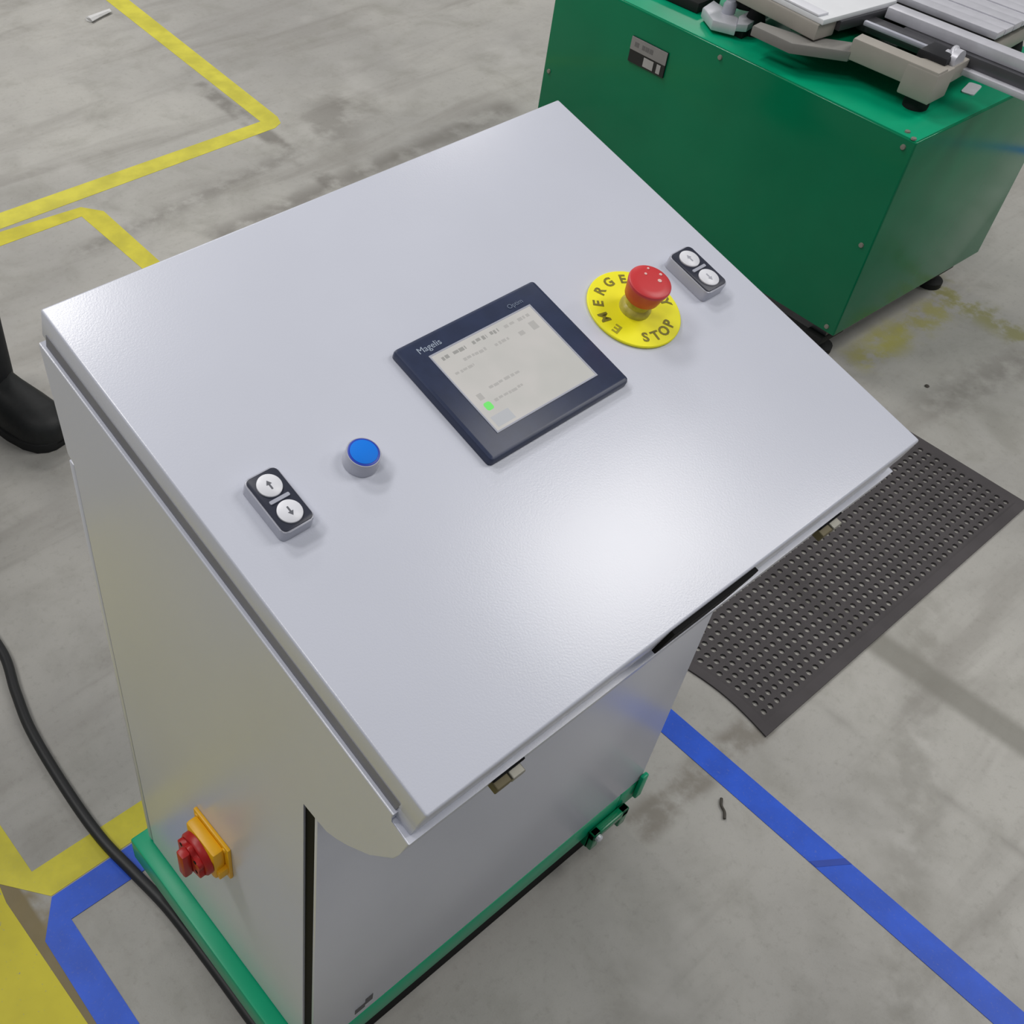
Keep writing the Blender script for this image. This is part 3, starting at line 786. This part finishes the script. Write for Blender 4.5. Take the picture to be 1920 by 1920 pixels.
tag(obj('pebble', bm, M['dirt']), 'small dark crumb on the floor before the faded yellow marking', 'scrap')

# ------------------------------------------------------------------ person standing at the left, only one leg in the picture
PX, PY = 0.166, 1.558                     # faces -y, towards the console
PM = Matrix.Translation((PX, PY, 0)) @ Matrix.Rotation(math.radians(11), 4, 'Z') @ Matrix.Rotation(PI, 4, 'Z')
per = thing('person', 'person in black trousers and black shoes standing at the left edge', 'person', PM)
# local frame: +y forward, +x the person's right
def skin(name, verts, edges, radii, m, root=0, sub=2):
    me = bpy.data.meshes.new(name); me.from_pydata(verts, edges, [])
    o = bpy.data.objects.new(name, me); COL.objects.link(o)
    md = o.modifiers.new('skin', 'SKIN'); md.use_smooth_shade = True
    sv = me.skin_vertices[0].data
    for i, r in enumerate(radii): sv[i].radius = r if isinstance(r, tuple) else (r, r)
    sv[root].use_root = True
    sb = o.modifiers.new('sub', 'SUBSURF'); sb.levels = sub; sb.render_levels = sub
    dg = bpy.context.evaluated_depsgraph_get(); dg.update()
    me2 = bpy.data.meshes.new_from_object(o.evaluated_get(dg)); me2.name = name
    bpy.data.objects.remove(o); bpy.data.meshes.remove(me)
    for p_ in me2.polygons: p_.use_smooth = True
    me2.materials.clear(); me2.materials.append(m)
    o2 = bpy.data.objects.new(name, me2); COL.objects.link(o2); o2.parent = per; WM[o2.name] = PM.copy()
    return o2
V, E, R = [], [], []
def jv(p, r, par=None):
    V.append(p); R.append(r); i = len(V) - 1
    if par is not None: E.append((par, i))
    return i
pel = jv((0, 0, 0.94), (0.15, 0.10))
sp1 = jv((0, 0.0, 1.10), (0.135, 0.09), pel); sp2 = jv((0, 0.0, 1.28), (0.155, 0.105), sp1)
nk0 = jv((0, -0.01, 1.44), (0.075, 0.065), sp2); nk1 = jv((0, 0.0, 1.52), 0.055, nk0)
hd0 = jv((0, 0.02, 1.60), (0.068, 0.078), nk1); hd1 = jv((0, 0.015, 1.68), (0.078, 0.094), hd0); hd2 = jv((0, 0.01, 1.75), (0.055, 0.07), hd1)
for sx in (1, -1):
    sh_ = jv((sx * 0.175, 0, 1.40), 0.060, nk0); el = jv((sx * 0.225, -0.02, 1.12), 0.042, sh_); wr = jv((sx * 0.115, 0.19, 1.06), 0.028, el)
    pm = jv((sx * 0.065, 0.235, 1.05), (0.036, 0.017), wr)
    for k, (dy, ln) in enumerate(((-0.026, 0.072), (-0.009, 0.082), (0.009, 0.078), (0.026, 0.060))):
        f1 = jv((sx * 0.030, 0.262, 1.05 + dy), 0.0092, pm); jv((sx * 0.030 - sx * ln * .7, 0.262 + ln * .25 + sx * .008, 1.045 + dy), 0.0078, f1)
    th = jv((sx * 0.055, 0.250, 1.092), 0.0105, pm); jv((sx * 0.025, 0.268, 1.108), 0.009, th)
    hp = jv((sx * 0.095, 0, 0.86), 0.092, pel); kn_ = jv((sx * 0.105, 0.015, 0.48), 0.050, hp); ak = jv((sx * 0.120, -0.03, 0.10), 0.030, kn_)
    bl_ = jv((sx * 0.125, 0.08, 0.045), (0.022, 0.014), ak); jv((sx * 0.13, 0.15, 0.040), (0.020, 0.012), bl_)
skin('body', V, E, R, M['skin'], 0, 2)
def ell(c, rx, ry, n=20, tilt=0.0):
    return [(c[0] + rx * math.cos(2 * PI * k / n), c[1] + ry * math.sin(2 * PI * k / n), c[2] + tilt * math.sin(2 * PI * k / n)) for k in range(n)]
# trousers: pelvis and two legs
bm = bmesh.new()
bm_loft(bm, [ell((0, 0, 0.80), 0.19, 0.13), ell((0, 0, 0.90), 0.185, 0.128), ell((0, 0, 1.02), 0.165, 0.115)])
for sx in (1, -1):
    bm_loft(bm, [ell((sx * 0.122, -0.012, 0.050), 0.066, 0.078, tilt=0.012), ell((sx * 0.120, -0.010, 0.075), 0.066, 0.080), ell((sx * 0.117, -0.005, 0.20), 0.068, 0.076), ell((sx * 0.112, 0.0, 0.34), 0.072, 0.080),
                 ell((sx * 0.106, 0.012, 0.50), 0.078, 0.082), ell((sx * 0.100, 0.005, 0.68), 0.092, 0.098), ell((sx * 0.095, 0, 0.86), 0.098, 0.118)])
obj('trousers', bm, M['trouser'], per, PM, smooth=True, label='black work trousers')
bm = bmesh.new()
bm_loft(bm, [ell((0, 0, 0.93), 0.192, 0.132), ell((0, 0, 1.10), 0.178, 0.122), ell((0, 0.0, 1.28), 0.20, 0.135), ell((0, -0.005, 1.39), 0.19, 0.115), ell((0, -0.01, 1.455), 0.10, 0.085), ell((0, -0.005, 1.485), 0.075, 0.075)])
for sx in (1, -1):
    rings = []
    for p, r in (((sx * 0.05, 0, 1.455), 0.075), ((sx * 0.13, 0, 1.450), 0.085), ((sx * 0.185, 0, 1.425), 0.082), ((sx * 0.215, 0, 1.36), 0.078), ((sx * 0.222, -0.01, 1.24), 0.060), ((sx * 0.226, -0.010, 1.13), 0.060)):
        rings.append(ell(p, r, r, 16))
    bm_loft(bm, rings)
    bm_tube(bm, [(sx * 0.238, -0.045, 1.125), (sx * 0.215, 0.02, 1.11), (sx * 0.17, 0.10, 1.085), (sx * 0.128, 0.172, 1.066)], [0.050, 0.060, 0.052, 0.044], 16)
obj('jacket', bm, M['jacket'], per, PM, smooth=True)
# head details
bm = bmesh.new(); bmesh.ops.create_icosphere(bm, subdivisions=3, radius=1.0)
for v in bm.verts:
    x, y, z = v.co
    v.co = Vector((x * 0.086, y * 0.102 - 0.002, z * 0.10 + 1.705))
    if y > 0.35 and z < 0.45: v.co.y -= 0.055
    if z < -0.35: v.co.z = 1.67 + (v.co.z - 1.67) * 0.3
obj('hair', bm, M['hair'], per, PM, smooth=True)
bm = bmesh.new()
bm_loft(bm, [ell((0, 0.094, 1.610), 0.016, 0.012, 10), ell((0, 0.108, 1.612), 0.017, 0.012, 10), ell((0, 0.096, 1.655), 0.008, 0.008, 10)])
obj('nose', bm, M['skin'], per, PM, smooth=True)
for sx in (1, -1):
    bm = bmesh.new(); bmesh.ops.create_uvsphere(bm, u_segments=12, v_segments=8, radius=0.011)
    for v in bm.verts: v.co += Vector((sx * 0.030, 0.088, 1.655))
    ey = obj('eye', bm, M['white_cap'], per, PM, smooth=True)
    bm = bmesh.new(); bmesh.ops.create_uvsphere(bm, u_segments=10, v_segments=6, radius=0.006)
    for v in bm.verts: v.co = Vector((v.co.x + sx * 0.030, v.co.y * 0.5 + 0.0975, v.co.z + 1.655))
    obj('iris', bm, M['hair'], ey, PM, smooth=True)
    bm = bmesh.new(); bmesh.ops.create_uvsphere(bm, u_segments=12, v_segments=8, radius=1)
    for v in bm.verts: v.co = Vector((v.co.x * 0.010 + sx * 0.082, v.co.y * 0.019 + 0.005, v.co.z * 0.032 + 1.645))
    obj('ear', bm, M['skin'], per, PM, smooth=True)
bm = bmesh.new(); bm_box(bm, -0.024, 0.024, 0.086, 0.096, 1.578, 1.588, 0.003)
obj('mouth', bm, mat('lips', rgb(160, 96, 88), 0.5), per, PM, smooth=True)
# shoes: lofted upper on a sole
def shoe_ring(cx, y, w, z0, h, n=20):
    out = []
    for k in range(n):
        a = 2 * PI * k / n
        c, s_ = math.cos(a), math.sin(a)
        zz = z0 + (h if s_ > 0 else 0.0) * abs(s_) ** 0.75
        out.append((cx + w * (abs(c) ** 0.75) * (1 if c >= 0 else -1), y, zz))
    return out
for sx in (1, -1):
    cx = sx * 0.125
    prof_ = [(-0.125, 0.020, 0.055), (-0.118, 0.036, 0.090), (-0.09, 0.043, 0.105), (-0.04, 0.045, 0.110), (0.02, 0.047, 0.100), (0.07, 0.051, 0.082), (0.12, 0.055, 0.070), (0.165, 0.054, 0.062), (0.195, 0.044, 0.052), (0.210, 0.028, 0.040), (0.216, 0.012, 0.028)]
    bm = bmesh.new(); bm_loft(bm, [shoe_ring(cx + sx * 0.012 * max(0, y) / 0.2, y, w, 0.014, h) for y, w, h in prof_])
    shn = obj('shoe', bm, M['shoe'], per, PM, smooth=True, label='black work shoe')
    bm = bmesh.new()
    L_, R_ = [], []
    for y, w, h in prof_:
        c_ = cx + sx * 0.012 * max(0, y) / 0.2
        L_.append((c_ - w - 0.003, y)); R_.append((c_ + w + 0.003, y))
    bm_prism(bm, R_ + L_[::-1], 0.0, 0.022, 0.003)
    obj('sole', bm, M['rubber'], shn, PM, smooth=True)
